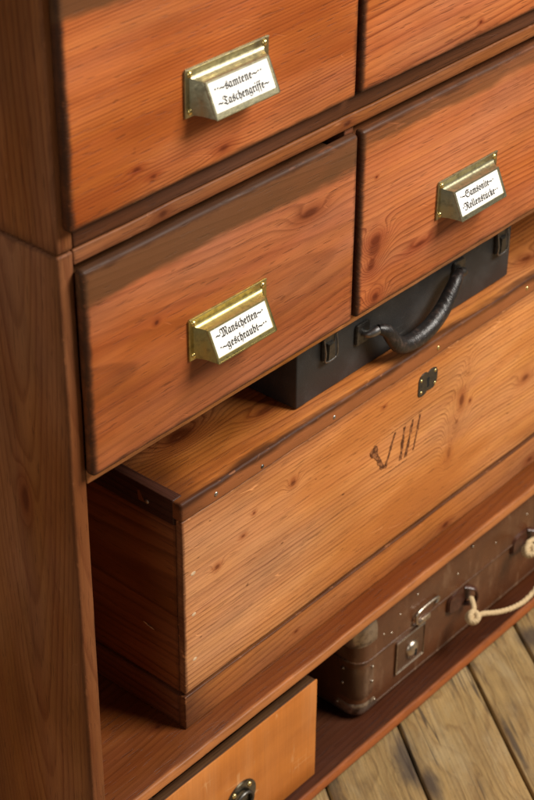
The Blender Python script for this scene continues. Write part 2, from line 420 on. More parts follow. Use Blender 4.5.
def holder(par, L, x, z, lines, mat, yf):
    """pressed metal card-holder pull; (x, z) its upper left corner on the drawer face"""
    w, h = .0905, .0370
    o = Vector((x, yf, z))
    bm = plate(rrect(w, h, .002, 3, 0, -h), o, (1, 0, 0), (0, 0, 1), .0012, .0004)
    P = lambda u, d, v: o + Vector((u, -d, -v))
    # hood: rows of (depth, drop, half-width)
    cx = w / 2
    rows = [(.0010, .0058, .0400), (.0016, .0072, .0392), (.0026, .0083, .0380), (.0045, .0091, .0364), (.0072, .0097, .0348), (.0096, .0099, .0339)]
    ft, fb = (.0098, .0100), (.0212, .0352)
    R = [[bm.verts.new(P(cx - hw, d, v)) for hw in (hw0, )] + [bm.verts.new(P(cx + hw0, d, v))] for d, v, hw0 in rows]
    for i in range(len(R) - 1): bm.faces.new((R[i][0], R[i][1], R[i + 1][1], R[i + 1][0]))
    # frame ring around the card, with a raised lip
    e1 = Vector((1, 0, 0)); e2 = Vector((0, -(fb[0] - ft[0]), -(fb[1] - ft[1]))); fl = e2.length; e2n = e2.normalized(); nn = e1.cross(e2n); nn = nn if nn.y < 0 else -nn
    fo = P(cx - .0338, *ft); fw = .0676
    Q = lambda u, v, d=0: fo + e1 * u + e2n * v + nn * d
    def rect(u0, u1, v0, v1, d): return [bm.verts.new(Q(a, b, d)) for a, b in ((u0, v0), (u1, v0), (u1, v1), (u0, v1))]
    bl, bt, bb = .0022, .0016, .0040
    A = rect(0, fw, 0, fl, 0); B = rect(.0005, fw - .0005, .0004, fl - .0005, .0007); C = rect(bl - .0004, fw - bl + .0004, bt, fl - bb + .0004, .0007); E = rect(bl, fw - bl, bt + .0003, fl - bb, -.0004)
    for a, b in ((A, B), (B, C), (C, E)):
        for k in range(4): bm.faces.new((a[k], a[(k + 1) % 4], b[(k + 1) % 4], b[k]))
    bm.faces.new(E)
    bm.faces.new((R[-1][0], R[-1][1], A[1], A[0]))
    # side cheeks, closed to the plate
    for sgn, ia, r in ((-1, (0, 3), 0), (1, (1, 2), 1)):
        base_top = bm.verts.new(P(cx + sgn * .0400, .0012, .0060)); base_bot = bm.verts.new(P(cx + sgn * .0400, .0012, .0350))
        midv = bm.verts.new(P(cx + sgn * .0362, .009, .0240)); midb = bm.verts.new(P(cx + sgn * .0362, .0095, .0350))
        bm.faces.new((base_top, base_bot, midb, midv))
        bm.faces.new((midv, midb, A[ia[1]], A[ia[0]]))
        bm.faces.new([base_top, midv, A[ia[0]]] + [R[i][r] for i in range(len(R) - 2, -1, -1)])
    # rolled lower lip of the frame and raised ribs on the flanges
    tube([Q(0, fl, -.0003), Q(fw, fl, -.0003)], .0009, 8, bm)
    tube([Q(0, 0, .0002), Q(0, fl, .0002)], .0008, 8, bm); tube([Q(fw, 0, .0002), Q(fw, fl, .0002)], .0008, 8, bm)
    tube([P(.001, .0014, .0008), P(w - .001, .0014, .0008)], .0008, 8, bm)
    tube([P(.0008, .0013, .001), P(.0008, .0013, h - .001)], .0007, 8, bm)
    obj('label_holder', bm, mat, par, L)
    # the card
    b2 = plate([(bl - .0001, -(bt + .0001)), (bl - .0001, -(fl - bb + .0001)), (fw - bl + .0001, -(fl - bb + .0001)), (fw - bl + .0001, -(bt + .0001))], fo + nn * (-.0003), e1, -e2n, .0004, 0)
    if lines:
        cc = Q(fw / 2, bt + (fl - bt - bb) / 2, .0004)
        for (txt, hgt, wid, dx, dy) in lines:
            vs, fs = fraktur(txt, hgt, wid)
            V = [b2.verts.new(cc + e1 * (p.x + dx) - e2n * (p.y + dy) + nn * .00006) for p in vs]
            for f in fs:
                try: b2.faces.new([V[i] for i in f]).material_index = 1
                except ValueError: pass
    lab = ' '.join(''.join(ch for ch in l[0] if ch.isalpha()) for l in lines)
    obj('label_card', b2, [paper, ink], par, L, smooth=False, label=('white card reading ' + lab) if lines else None)
    for (u, v) in ((.0058, .0048), (.0058, h - .0042), (w - .0050, .0048), (w - .0050, h - .0042)):
        obj('rivet', dome(P(u, .0011, v), (0, -1, 0), .0026, .0018), rivet_m, par, L)

def drawer(par, L, x0, x1, z0, z1, kn, seed, band, lab, light=RED_L, dark=RED_D, freq=240, pith=(.3, .12), slope=.01, contrast=.6, yf=YF, fig=.010, tilt=None):
    bands = [('x', x0 + .001, x0 + .007, EDGE, .85, .004), ('x', x1 - .001, x1 - .004, EDGE, .45, .004), ('z', z0 + .001, z0 + .006, STAIN, .55, .005)]
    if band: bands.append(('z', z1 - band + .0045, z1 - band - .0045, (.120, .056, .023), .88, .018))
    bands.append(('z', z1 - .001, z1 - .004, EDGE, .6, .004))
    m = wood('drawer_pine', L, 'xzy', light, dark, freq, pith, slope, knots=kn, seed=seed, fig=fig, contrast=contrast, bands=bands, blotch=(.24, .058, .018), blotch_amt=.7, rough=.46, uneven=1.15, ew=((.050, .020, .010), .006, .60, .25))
    bm = box(x0, x1, yf, .0, z0, z1, .0034, 4, .02, .0004)
    box(x0 + .012, x1 - .012, .001, D - .05, z0 + .006, z1 - .012, .001, amp=0, bm=bm)
    return obj('drawer', bm, m, par, L, label=lab)

xs = [(.0135, .3220), (.3270, .6290), (.6340, .9415)]
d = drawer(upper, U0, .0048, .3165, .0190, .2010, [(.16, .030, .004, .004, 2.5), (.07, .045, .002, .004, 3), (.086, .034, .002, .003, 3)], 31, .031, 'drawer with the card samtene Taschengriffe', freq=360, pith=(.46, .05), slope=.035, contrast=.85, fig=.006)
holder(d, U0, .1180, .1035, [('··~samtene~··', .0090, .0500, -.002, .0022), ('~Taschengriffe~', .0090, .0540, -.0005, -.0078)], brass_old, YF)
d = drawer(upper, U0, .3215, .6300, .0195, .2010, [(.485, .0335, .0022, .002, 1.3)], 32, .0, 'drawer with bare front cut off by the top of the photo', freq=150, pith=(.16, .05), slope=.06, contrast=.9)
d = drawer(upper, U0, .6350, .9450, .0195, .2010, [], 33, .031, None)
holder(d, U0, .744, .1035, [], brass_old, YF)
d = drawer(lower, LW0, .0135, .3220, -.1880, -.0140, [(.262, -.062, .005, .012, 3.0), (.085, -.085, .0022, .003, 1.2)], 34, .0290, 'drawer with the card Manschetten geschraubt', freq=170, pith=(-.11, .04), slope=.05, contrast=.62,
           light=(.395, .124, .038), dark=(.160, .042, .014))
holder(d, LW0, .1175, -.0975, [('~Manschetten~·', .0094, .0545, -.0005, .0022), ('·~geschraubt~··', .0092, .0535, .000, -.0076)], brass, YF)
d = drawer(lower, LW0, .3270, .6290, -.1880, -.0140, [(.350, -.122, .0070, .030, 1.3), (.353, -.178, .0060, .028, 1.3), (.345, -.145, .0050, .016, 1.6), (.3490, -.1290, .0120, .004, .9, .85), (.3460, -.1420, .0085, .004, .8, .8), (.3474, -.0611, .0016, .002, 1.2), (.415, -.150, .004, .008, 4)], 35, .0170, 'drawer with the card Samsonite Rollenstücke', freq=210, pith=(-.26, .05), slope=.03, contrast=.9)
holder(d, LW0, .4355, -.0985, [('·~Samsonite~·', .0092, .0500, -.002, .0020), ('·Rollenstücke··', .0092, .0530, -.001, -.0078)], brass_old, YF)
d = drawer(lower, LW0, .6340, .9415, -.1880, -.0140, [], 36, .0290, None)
holder(d, LW0, .744, -.0985, [], brass, YF)

# ------------------------------------------------------------------ wooden chest on the shelf
CX0, CX1, CY0, CY1 = .1438, .812, .024, .335
C0 = (.48, .18, ZCB)
chest = thing('wooden_chest', C0, 'long pine chest with carved numeral VIII and dark lock plate on the upper shelf', 'chest')
lid_m = wood('chest_lid_pine', C0, 'xyz', (.46, .170, .045), (.16, .045, .012), 170, (-.05, -.36), .03, seed=41, fig=.016, contrast=.95, blotch=(.095, .028, .009), blotch_amt=.95, rough=.44,
             knots=[(.22, .10, .008, .03, 3), (.70, .055, .006, .02, 2.4), (.30, .07, .006, .02, 3)],
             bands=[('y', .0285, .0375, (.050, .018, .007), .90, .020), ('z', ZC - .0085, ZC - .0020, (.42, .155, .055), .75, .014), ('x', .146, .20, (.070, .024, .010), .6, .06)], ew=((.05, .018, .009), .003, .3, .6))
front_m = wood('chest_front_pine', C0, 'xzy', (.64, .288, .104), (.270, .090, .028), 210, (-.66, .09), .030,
               knots=[(.5600, -.4000, .0100, .034, .50), (.5440, -.4580, .0100, .030, .5, .6), (.5755, -.4090, .0028, .004, .9), (.5520, -.4300, .0150, .040, .55, .25), (.5680, -.3700, .0090, .018, .5, .2),
                      (.1900, -.3965, .0034, .010, 1.4), (.2931, -.3609, .0042, .016, 1.2), (.2393, -.3648, .0020, .004, 1.3), (.2245, -.3820, .002, .004, 2.0), (.4270, -.3440, .0024, .003, 1.5), (.68, -.43, .006, .014)],
               seed=43, fig=.012, contrast=.85, blotch=(.46, .165, .048), blotch_amt=.75, rough=.44, wear=.85, uneven=.9, ew=((.12, .045, .018), .004, .4, .6),
               bands=[('x', .1464, .1500, (.075, .026, .014), .85, .005), ('z', -.3265, -.3400, (.27, .095, .036), .45, .016), ('z', -.5172, -.5155, (.04, .014, .007), .85, .002)])  # lowest z band paints the shade of the gap above the moulding
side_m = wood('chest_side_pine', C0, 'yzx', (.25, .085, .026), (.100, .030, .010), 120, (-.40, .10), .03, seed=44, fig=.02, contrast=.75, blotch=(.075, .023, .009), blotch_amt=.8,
              bands=[('y', .0335, .0375, (.040, .015, .009), .85, .004)])  # darker than the front board: shade on this side is put into its colour
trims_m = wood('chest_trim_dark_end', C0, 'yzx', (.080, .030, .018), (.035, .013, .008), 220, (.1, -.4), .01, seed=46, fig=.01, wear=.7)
mould_m = wood('chest_moulding_pine', C0, 'xzy', (.44, .175, .062), (.19, .060, .020), 190, (-.47, .08), .02, seed=47, fig=.012, contrast=.6, wear=.7, rough=.42,
               knots=[(.5453, -.5500, .0042, .008, 2.0), (.7038, -.5490, .0045, .008, 2.0), (.30, -.54, .002, .003, 2.)],
               bands=[('x', .1450, .205, (.060, .022, .013), .9, .06), ('z', -.5200, -.5225, (.03, .011, .006), .9, .002)], ew=((.10, .036, .014), .003, .5, .5))  # z band along the top paints the shade of the gap under the front board
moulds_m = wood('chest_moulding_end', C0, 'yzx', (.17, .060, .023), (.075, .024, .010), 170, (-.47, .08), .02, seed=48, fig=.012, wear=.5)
obj('body', box(CX0 + .014, CX1 - .014, CY0 + .013, CY1, ZCB + .001, ZC - .020, .001, amp=0), side_m, chest, C0)
fb = box(CX0 + .0022, CX1 - .002, CY0 + .0048, CY0 + .0125, ZCB + .0406, ZC - .0203, .0011, 3, .02, .0004)
# the numeral, cut and burnt into the board: tapered grooves with ragged edges
def stroke(bm, a, b, wa, wb, y, mi=1, n=9):
    A, B = Vector((a[0], 0, a[1])), Vector((b[0], 0, b[1])); t = (B - A).normalized(); s = Vector((t.z, 0, -t.x)); prev = None
    for i in range(n + 1):
        k = i / n; p = A.lerp(B, k); w_ = (wa * (1 - k) + wb * k) * (1 + random.uniform(-.45, .45)); p = p + s * random.uniform(-.0005, .0005)
        row = [bm.verts.new((p.x - s.x * w_, y, p.z - s.z * w_)), bm.verts.new((p.x + s.x * w_, y, p.z + s.z * w_))]
        if prev: bm.faces.new((prev[0], prev[1], row[1], row[0])).material_index = mi
        prev = row
yv = CY0 + .00445
stroke(fb, (.4115, -.385), (.4300, -.4165), .0058, .0022, yv)
stroke(fb, (.4333, -.4185), (.4475, -.383), 0.0019, 0.0014, yv)
stroke(fb, (.4582, -.4219), (.4622, -.384), 0.0019, 0.0018, yv - .00008)
stroke(fb, (.4664, -.4222), (.4758, -.382), 0.0018, 0.0018, yv - .00004)
stroke(fb, (.4791, -.4207), (.4875, -.381), 0.0018, 0.0014, yv)
stroke(fb, (.4247, -.4262), (.4700, -.4267), .0003, .0006, yv, n=12)
stroke(fb, (.4130, -.3825), (.4900, -.3790), .0003, .0005, yv, n=12)
burn = plain('burnt_groove', (.105, .038, .015), .7, .5, 300, col2=(.33, .13, .048), thr=(.46, .62), spec=.1)
obj('front_board', fb, [front_m, burn], chest, C0)
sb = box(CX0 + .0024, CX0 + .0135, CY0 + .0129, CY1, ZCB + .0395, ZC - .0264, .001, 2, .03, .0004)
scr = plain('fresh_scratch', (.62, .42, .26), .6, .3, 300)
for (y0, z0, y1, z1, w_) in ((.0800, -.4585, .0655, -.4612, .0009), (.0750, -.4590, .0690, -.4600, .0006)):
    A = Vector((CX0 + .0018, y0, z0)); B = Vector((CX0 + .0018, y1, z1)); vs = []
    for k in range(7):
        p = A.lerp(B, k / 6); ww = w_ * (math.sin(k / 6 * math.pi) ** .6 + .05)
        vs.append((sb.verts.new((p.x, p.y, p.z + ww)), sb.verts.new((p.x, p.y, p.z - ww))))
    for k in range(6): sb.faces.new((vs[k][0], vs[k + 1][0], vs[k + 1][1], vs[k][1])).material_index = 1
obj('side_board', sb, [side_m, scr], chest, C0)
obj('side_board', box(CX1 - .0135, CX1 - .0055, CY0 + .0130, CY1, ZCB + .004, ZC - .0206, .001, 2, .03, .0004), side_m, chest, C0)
lid = obj('lid', box(CX0 + .0006, CX1, CY0 + .0034, CY1, ZC - .0200, ZC - .0004, .0030, 4, .012, .0007), lid_m, chest, C0, label='lid of warm brown figured boards')
obj('lid_rail', box(CX0 + .0004, CX0 + .0120, CY0 + .0128, CY1, ZC - .0262, ZC + .0004, .0014, 3, .015, .0005), trims_m, lid, C0)
obj('lid_rail', box(CX1 - .0120, CX1 + .0002, CY0 + .0128, CY1, ZC - .0262, ZC + .0006, .002, 3, .015, .0006), trims_m, lid, C0)
obj('base_moulding', box(CX0 + .0002, CX1, CY0 + .0034, CY0 + .0120, ZCB + .0006, ZCB + .0386, .0009, 3, .02, .0005), mould_m, chest, C0)
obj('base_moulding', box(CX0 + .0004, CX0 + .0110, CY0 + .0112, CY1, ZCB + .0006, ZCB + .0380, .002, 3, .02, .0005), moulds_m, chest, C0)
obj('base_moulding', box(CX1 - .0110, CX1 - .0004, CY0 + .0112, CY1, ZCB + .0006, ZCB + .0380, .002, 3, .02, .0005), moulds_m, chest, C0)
# lock plate: two lobes with a keyhole
black_iron = metal('black_iron', (.14, .135, .125), .38, (.02, .018, .015), .5, 220)
nailb = metal('brass_nail', (.80, .64, .28), .25, (.35, .24, .1), .4, 300)
naili = metal('steel_nail', (.42, .40, .37), .35, (.08, .05, .03), .6, 300)
out = [(0, .002), (.002, -.001), (.007, -.0025), (.012, -.0015), (.0155, .0015), (.019, .000), (.025, .000), (.029, .003), (.031, .008), (.031, .017), (.029, .0215), (.024, .0235), (.019, .0235), (.0155, .0215), (.012, .0235), (.006, .0235), (.002, .0215), (0, .017)]
lk = obj('lock_plate', plate(out, (.4810, CY0 + .0050, -.3590), (1, 0, 0), (0, 0, 1), .0012, .0004), black_iron, chest, C0)
dk = plain('keyhole_black', (.004, .004, .004), .9)
kh = plate([(.0023 * math.cos(a), .0023 * math.sin(a)) for a in [math.radians(-50 + 280 * k / 10) for k in range(11)]] + [(-.0015, -.0090), (.0015, -.0090)], (.4966, CY0 + .00395, -.3450), (1, 0, 0), (0, 0, 1), .0002, 0)
obj('keyhole', kh, dk, lk, C0)
for (x, z) in ((.4850, -.3420), (.4858, -.3560), (.5075, -.3400), (.5080, -.3545)):
    obj('nail_head', dome((x, CY0 + .0040, z), (0, -1, 0), .0018, .0011, 10, 3), nailb, lk, C0)
for (x, z, m, r, n) in ((.1878, -.3150, naili, .0024, 0), (.2482, -.3180, black_iron, .0022, 0), (.3486, -.3160, naili, .0022, 0), (.5094, -.3150, nailb, .0024, 0), (.6629, -.3135, nailb, .0024, 0)):
    obj('nail_head', dome((x, CY0 + .0034, z), (0, -1, 0), r, .0011, 10, 3), m, chest, C0)
obj('nail_head', dome((CX0 + .0002, .0680, -.3185), (-1, 0, 0), .0026, .0009, 10, 3), naili, chest, C0)
peg = plain('filled_nail_hole', (.66, .47, .29), .6, .3, 400)
for (x, z) in ((.1592, -.3855), (.1588, -.4310), (.1590, -.4830)):
    obj('peg', dome((x, CY0 + .0050, z), (0, -1, 0), .0021, .0004, 10, 3, squash=1.5), peg, chest, C0)

# ------------------------------------------------------------------ black case on the chest lid
K0 = (.4878, .15, ZC)
case = thing('black_case', K0, 'black fibre case with black leather handle, lying on the pine chest lid under the drawers', 'case')
def case_mat(name, col):
    N = NT(name); P = N.coords()
    n = N.noise(P, 900, 3, .6); b = N.noise(P, 28, 4, .6); g = N.noise(N.V('MULTIPLY', P, (40, 40, 300)), 1, 3, .6)
    c = N.mix(N.ss(b, .4, .75), col, tuple(x * 1.7 + .004 for x in col))
    c = N.mix(N.M('MULTIPLY', N.ss(g, .63, .75), .5), c, (.10, .095, .09))
    d2 = N.noise(P, 260, 4, .7)
    c = N.mix(N.M('MULTIPLY', N.ss(d2, .62, .72), .45), c, (.085, .08, .072))
    N.put(N.p.inputs['Base Color'], c); N.put(N.p.inputs['Roughness'], N.M('MULTIPLY_ADD', b, .25, .42)); N.put(N.p.inputs['Normal'], N.bump(n, .0006, .5))
    return N.m
cm = case_mat('black_fibreboard', (.0215, .0215, .021))
BX0, BX1, BY0, BY1, BZ0, BZ1 = .3190, .6566, .0486, .245, ZC + .0006, ZC + .097
obj('body', box(BX0, BX1, BY0, BY1, BZ0, BZ0 + .062, .0016, 3, .03, .0003), cm, case, K0)
obj('lid', box(BX0 - .0008, BX1 + .0008, BY0 - .0008, BY1 + .0008, BZ0 + .0625, BZ1, .0022, 3, .03, .0003), cm, case, K0)
def leather_mat():
    N = NT('black_leather'); P = N.coords()
    n = N.noise(P, 150, 5, .65); cr = N.noise(N.V('MULTIPLY', P, (210., 60., 60.)), 1, 4, .6); fine = N.noise(P, 900, 2, .5)
    c = N.mix(N.ss(n, .5, .72), (.016, .013, .012), (.060, .036, .028))
    c = N.mix(N.M('MULTIPLY', N.ss(cr, .60, .70), .5), c, (.10, .075, .06))
    N.put(N.p.inputs['Base Color'], c); N.put(N.p.inputs['Roughness'], N.M('MULTIPLY_ADD', n, .4, .18))
    N.put(N.p.inputs['Normal'], N.bump(fine, .0005, .4, N.bump(cr, .0016, .6, N.bump(n, .0012, .5))))
    return N.m
leather = leather_mat()
steel = metal('dull_steel', (.27, .27, .27), .34, (.07, .06, .05), .5, 260)
for lx in (.3615, .6350):
    z0 = -.2685
    lt = obj('latch', plate(rrect(.017, .030, .002, 3, -.0085, 0), (lx, BY0 - .0004, z0 + .001), (1, 0, 0), (0, 0, 1), .0028, .0008), black_iron, case, K0)
    obj('latch_loop', tube([(lx - .0088, BY0 - .004, z0 + .026), (lx - .0085, BY0 - .006, z0 + .012), (lx - .0072, BY0 - .0050, z0 + .002), (lx + .0072, BY0 - .0050, z0 + .002), (lx + .0085, BY0 - .006, z0 + .012), (lx + .0088, BY0 - .004, z0 + .026)], .0009, 8, sub=3), steel, lt, K0)
    obj('latch_tongue', plate([(-.006, 0), (.006, 0), (.0045, .018), (-.0045, .018)], (lx, BY0 - .0034, z0 + .002), (1, 0, 0), (0, 0, 1), .003, .001), black_iron, lt, K0)
hp = [(.421, .036, -.2580), (.430, .0325, -.2625), (.438, .0310, -.2735), (.449, .0300, -.2855), (.468, .0295, -.2898), (.492, .0295, -.2872), (.514, .0305, -.2780), (.530, .0320, -.2650), (.541, .0340, -.2560), (.553, .0385, -.2535)]
hr = [.0046, .0064, .0073, .0080, .0085, .0086, .0083, .0076, .0066, .0046]
hn = obj('handle', tube(hp, hr, 16, sub=5), leather, case, K0)
for (hx, hz, e) in ((.4120, -.2620, hp[0]), (.5640, -.2580, hp[-1])):
    obj('handle_bracket', plate(rrect(.020, .022, .003, 4, -.010, -.011), (hx, BY0 - .0004, hz), (1, 0, 0), (0, 0, 1), .0025, .0008), black_iron, hn, K0)
    obj('handle_ring', tube([(hx, BY0 - .001, hz), (hx, BY0 - .008, hz + .001), tuple(Vector(e) * .5 + Vector((hx, BY0 - .010, hz + .001)) * .5), e], [.0030, .0036, .0046, .0048], 12, sub=4), steel if hx < .5 else black_iron, hn, K0)

# ------------------------------------------------------------------ small box in the lowest bay
O0 = (.20, .12, ZBT)
bx = thing('plywood_box', O0, 'small orange plywood box with a black ring pull, in the lowest bay beside the suitcase', 'box')
def plywood():
    N = NT('orange_plywood'); P = N.coords(O0); q = N.V('ADD', P, (3., 1., 2.))
    f1 = N.noise(N.V('MULTIPLY', q, (7., 7., 34.)), 1, 4, .6); f2 = N.noise(N.V('MULTIPLY', q, (420., 420., 16.)), 1, 3, .6); f3 = N.noise(N.V('MULTIPLY', q, (30., 30., 5.)), 1, 3, .5, .6)
    c = N.mix(f1, (.72, .245, .038), (.38, .105, .016))
    c = N.mix(N.M('MULTIPLY', N.ss(f3, .4, .7), .45), c, (.66, .27, .085))
    h = N.n('ShaderNodeHueSaturation'); N.put(h.inputs['Color'], c); N.put(h.inputs['Value'], N.M('MULTIPLY_ADD', N.M('SUBTRACT', f2, .5), .26, .92))
    sc = N.ss(N.noise(N.V('MULTIPLY', q, (120., 120., 60.)), 1, 3, .6), .68, .76)
    c = N.mix(N.M('MULTIPLY', sc, .55), h.outputs[0], (.75, .45, .22))
    l1 = N.M('ABSOLUTE', N.M('SUBTRACT', N.noise(N.V('MULTIPLY', q, (9., 9., 70.)), 1, 1, .4), .5))
    l2 = N.M('ABSOLUTE', N.M('SUBTRACT', N.noise(N.V('MULTIPLY', q, (75., 75., 8.)), 1, 1, .4), .5))
    mk = N.ss(N.noise(N.V('MULTIPLY', q, (40., 40., 40.)), 1, 2, .5), .54, .66)
    c = N.mix(N.M('MULTIPLY', N.M('MULTIPLY', N.ss(N.M('MINIMUM', l1, l2), .02, .004), mk), .45), c, (.72, .40, .17))
    N.put(N.p.inputs['Base Color'], c); N.p.inputs['Roughness'].default_value = .42
    N.put(N.p.inputs['Normal'], N.bump(f2, .0005, .4))
    return N.m
ply = plywood()
rim = wood('box_rim_grey', O0, 'xyz', (.12, .062, .028), (.055, .027, .013), 300, (.1, -.6), .01, seed=61)
OX0, OX1, OY = .0860, .3178, .0135
obj('front_panel', box(OX0, OX1, OY, OY + .0016, ZBT + .0008, -.6055, .0005, 2, .02, .0002), ply, bx, O0)
bb = box(OX0 + .0004, OX1 - .0006, OY + .0018, OY + .0120, ZBT + .0008, -.6062, .0006, 2, .02, .0003)
obj('front_board', bb, rim, bx, O0)
for x in (OX0 + .0004, OX1 - .0110):
    obj('side_panel', box(x, x + .010, OY + .0122, .26, ZBT + .0008, -.6064, .0008, 2, .03, .0003), rim, bx, O0)
obj('back_panel', box(OX0 + .011, OX1 - .0116, .250, .2598, ZBT + .0008, -.6064, .0008, 2, .03, .0003), rim, bx, O0)
obj('floor_panel', box(OX0 + .011, OX1 - .0116, OY + .0122, .2498, ZBT + .0008, ZBT + .008, 0, amp=0), rim, bx, O0)
hx, hz = .2030, -.6800
ell = [(.0215 * math.cos(2 * math.pi * k / 28), .0200 * math.sin(2 * math.pi * k / 28)) for k in range(28)]
pl = obj('pull', plate(ell, (hx, OY + .0002, hz), (1, 0, 0), (0, 0, 1), .0022, .0008), metal('old_pull_metal', (.20, .19, .15), .26, (.03, .028, .02), .6, 160), bx, O0, label='dark oval pull with brass screws')
obj('pull_ring', tube([(hx + .0130 * math.cos(a), OY - .0045 - .001 * math.sin(a), hz - .0050 + .0130 * math.sin(a)) for a in [2 * math.pi * k / 24 for k in range(25)]], .0019, 10, cap=False), black_iron, pl, O0)
for s in (-1, 1): obj('screw', dome((hx + s * .0110, OY - .0020, hz + .0110), (0, -1, 0), .0030, .0018), nailb, pl, O0)

# ------------------------------------------------------------------ old suitcase in the lowest bay
Z0 = (.60, .16, ZBT)
suit = thing('suitcase', Z0, 'worn brown suitcase with rope handle and riveted metal corners, in the lowest bay', 'suitcase')
def fibre(name, a, b_, c_):
    N = NT(name); P = N.coords(Z0)
    n1 = N.noise(P, 30, 5, .6); n2 = N.noise(P, 210, 4, .65); n3 = N.noise(P, 700, 2, .5); n4 = N.noise(N.V('MULTIPLY', P, (60, 60, 18)), 1, 4, .7)
    c = N.mix(n1, a, b_)
    c = N.mix(N.M('MULTIPLY', N.ss(n4, .52, .72), .55), c, c_)
    c = N.mix(N.M('MULTIPLY', N.ss(n2, .62, .74), .75), c, tuple(x * .35 for x in b_))
    c = N.mix(N.M('MULTIPLY', N.ss(N.noise(P, 330, 3, .6), .70, .76), .6), c, (.30, .24, .18))
    N.put(N.p.inputs['Base Color'], c); N.put(N.p.inputs['Roughness'], N.M('MULTIPLY_ADD', n1, .35, .14)); N.p.inputs['Specular IOR Level'].default_value = .55
    N.put(N.p.inputs['Normal'], N.bump(n3, .0004, .4, N.bump(n1, .004, .3)))
    return N.m
fm = fibre('brown_vulcanised_fibre', (.150, .052, .018), (.058, .020, .007), (.22, .115, .058))
fm2 = fibre('brown_fibre_corner', (.105, .045, .019), (.050, .021, .009), (.22, .13, .075))
tin = metal('worn_tin', (.58, .50, .40), .27, (.09, .05, .025), .6, 240)
SX0, SX1, SY0, SY1, SZ0, SZ1, ZL = .4050, .8050, .0270, .290, ZBT + .0006, -.5960, -.6560
def shell(x0, x1, y0, y1, z0, z1, rv, re, nlev=5, top=False, bot=False, bm=None, amp=.0004):
    """box with rounded vertical corners and a rolled top or bottom edge"""
    prof = []
    if bot: prof += [(re * (1 - math.cos(math.pi / 2 * k / nlev)) , re * (1 - math.sin(math.pi / 2 * k / nlev))) for k in range(0)] + [(re * (1 - math.sin(a)), re * (1 - math.cos(a))) for a in [math.pi / 2 * k / nlev for k in range(nlev + 1)]]
    else: prof += [(0, 0)]
    h = z1 - z0
    for k in range(1, 6): prof.append((0, (re if bot else 0) + (h - (re if bot else 0) - (re if top else 0)) * k / 6))
    if top: prof += [(re * (1 - math.cos(a)), h - re + re * math.sin(a)) for a in [math.pi / 2 * k / nlev for k in range(nlev + 1)]]
    else: prof += [(0, h)]
    b = bm or bmesh.new(); rows = []
    for ins, z in prof:
        o = rrect(x1 - x0 - 2 * ins, y1 - y0 - 2 * ins, max(rv - ins, .004), 8, x0 + ins, y0 + ins)
        rows.append([b.verts.new(wob((x, y, z0 + z), amp, 30)) for x, y in o])
    for i in range(len(rows) - 1):
        n = len(rows[i])
        for k in range(n): b.faces.new((rows[i][k], rows[i][(k + 1) % n], rows[i + 1][(k + 1) % n], rows[i + 1][k]))
    b.faces.new(rows[0]); b.faces.new(rows[-1])
    return b
body = obj('body', shell(SX0, SX1, SY0, SY1, SZ0, ZL - .0008, .015, .012, bot=True), fm, suit, Z0)
slid = obj('lid', shell(SX0 - .0018, SX1 + .0018, SY0 - .0018, SY1 + .0018, ZL, SZ1, .0168, .022, top=True), fm, suit, Z0)
# rolled rim of the lid and welt along the bottom
def rim_tube(x0, x1, y0, y1, r, z, rad):
    o = rrect(x1 - x0, y1 - y0, r, 6, x0, y0); o = o + [o[0]]
    return tube([(x, y, z) for x, y in o], rad, 8, cap=False)
obj('rim', rim_tube(SX0 - .0018, SX1 + .0018, SY0 - .0018, SY1 + .0018, .0168, ZL + .0010, .0013), fm2, slid, Z0)
obj('welt', rim_tube(SX0 + .0012, SX1 - .0012, SY0 + .0012, SY1 - .0012, .0145, SZ0 + .0085, .0017), fm2, body, Z0)
# corner caps, wrapped round each front corner and tucked into the body at their borders
def corner(x, sx, prof, grow, r, wid, scal=0.):
    """prof: list of (inset, z); the sheet follows the rounded corner with wings of width wid"""
    b = bmesh.new(); rows = []; n = len(prof)
    for i, (ins, z) in enumerate(prof):
        tuck = -.002 if i in (0, n - 1) else 0
        g = grow + tuck - ins; w_ = wid - scal * (i / (n - 1)) ** 2 * wid
        pts = [(x + sx * (r + w_), SY0 + .002 + ins)]
        for k in range(5): pts.append((x + sx * (r + w_ * (1 - k / 5)), SY0 - g))
        for k in range(11):
            a = math.pi / 2 * k / 10
            pts.append((x + sx * (r - (r + g) * math.sin(a)), SY0 + r - (r + g) * math.cos(a)))
        for k in range(1, 6): pts.append((x - sx * g, SY0 + r + w_ * k / 5))
        pts.append((x + sx * (.002 + ins), SY0 + r + w_))
        rows.append([b.verts.new(wob((px, py, z), .0003, 60)) for px, py in pts])
    for i in range(n - 1):
        for k in range(len(rows[0]) - 1): b.faces.new((rows[i][k], rows[i][k + 1], rows[i + 1][k + 1], rows[i + 1][k]))
    return b
RV = .015
lowp = [(.012 * (1 - math.sin(a)), SZ0 + .012 * (1 - math.cos(a))) for a in [math.pi / 2 * k / 6 for k in range(1, 7)]]
lowp += [(0, SZ0 + .012 + .010 * k / 3) for k in (1, 2, 3)]
topp = [(0, ZL + .020 + (SZ1 - .022 - ZL - .020) * k / 3) for k in range(4)] + [(.022 * (1 - math.cos(a)), SZ1 - .022 + .022 * math.sin(a)) for a in [math.pi / 2 * k / 6 for k in range(1, 6)]]
capm = metal('scuffed_corner_metal', (.42, .34, .26), .24, (.060, .030, .015), .9, 90, .85)
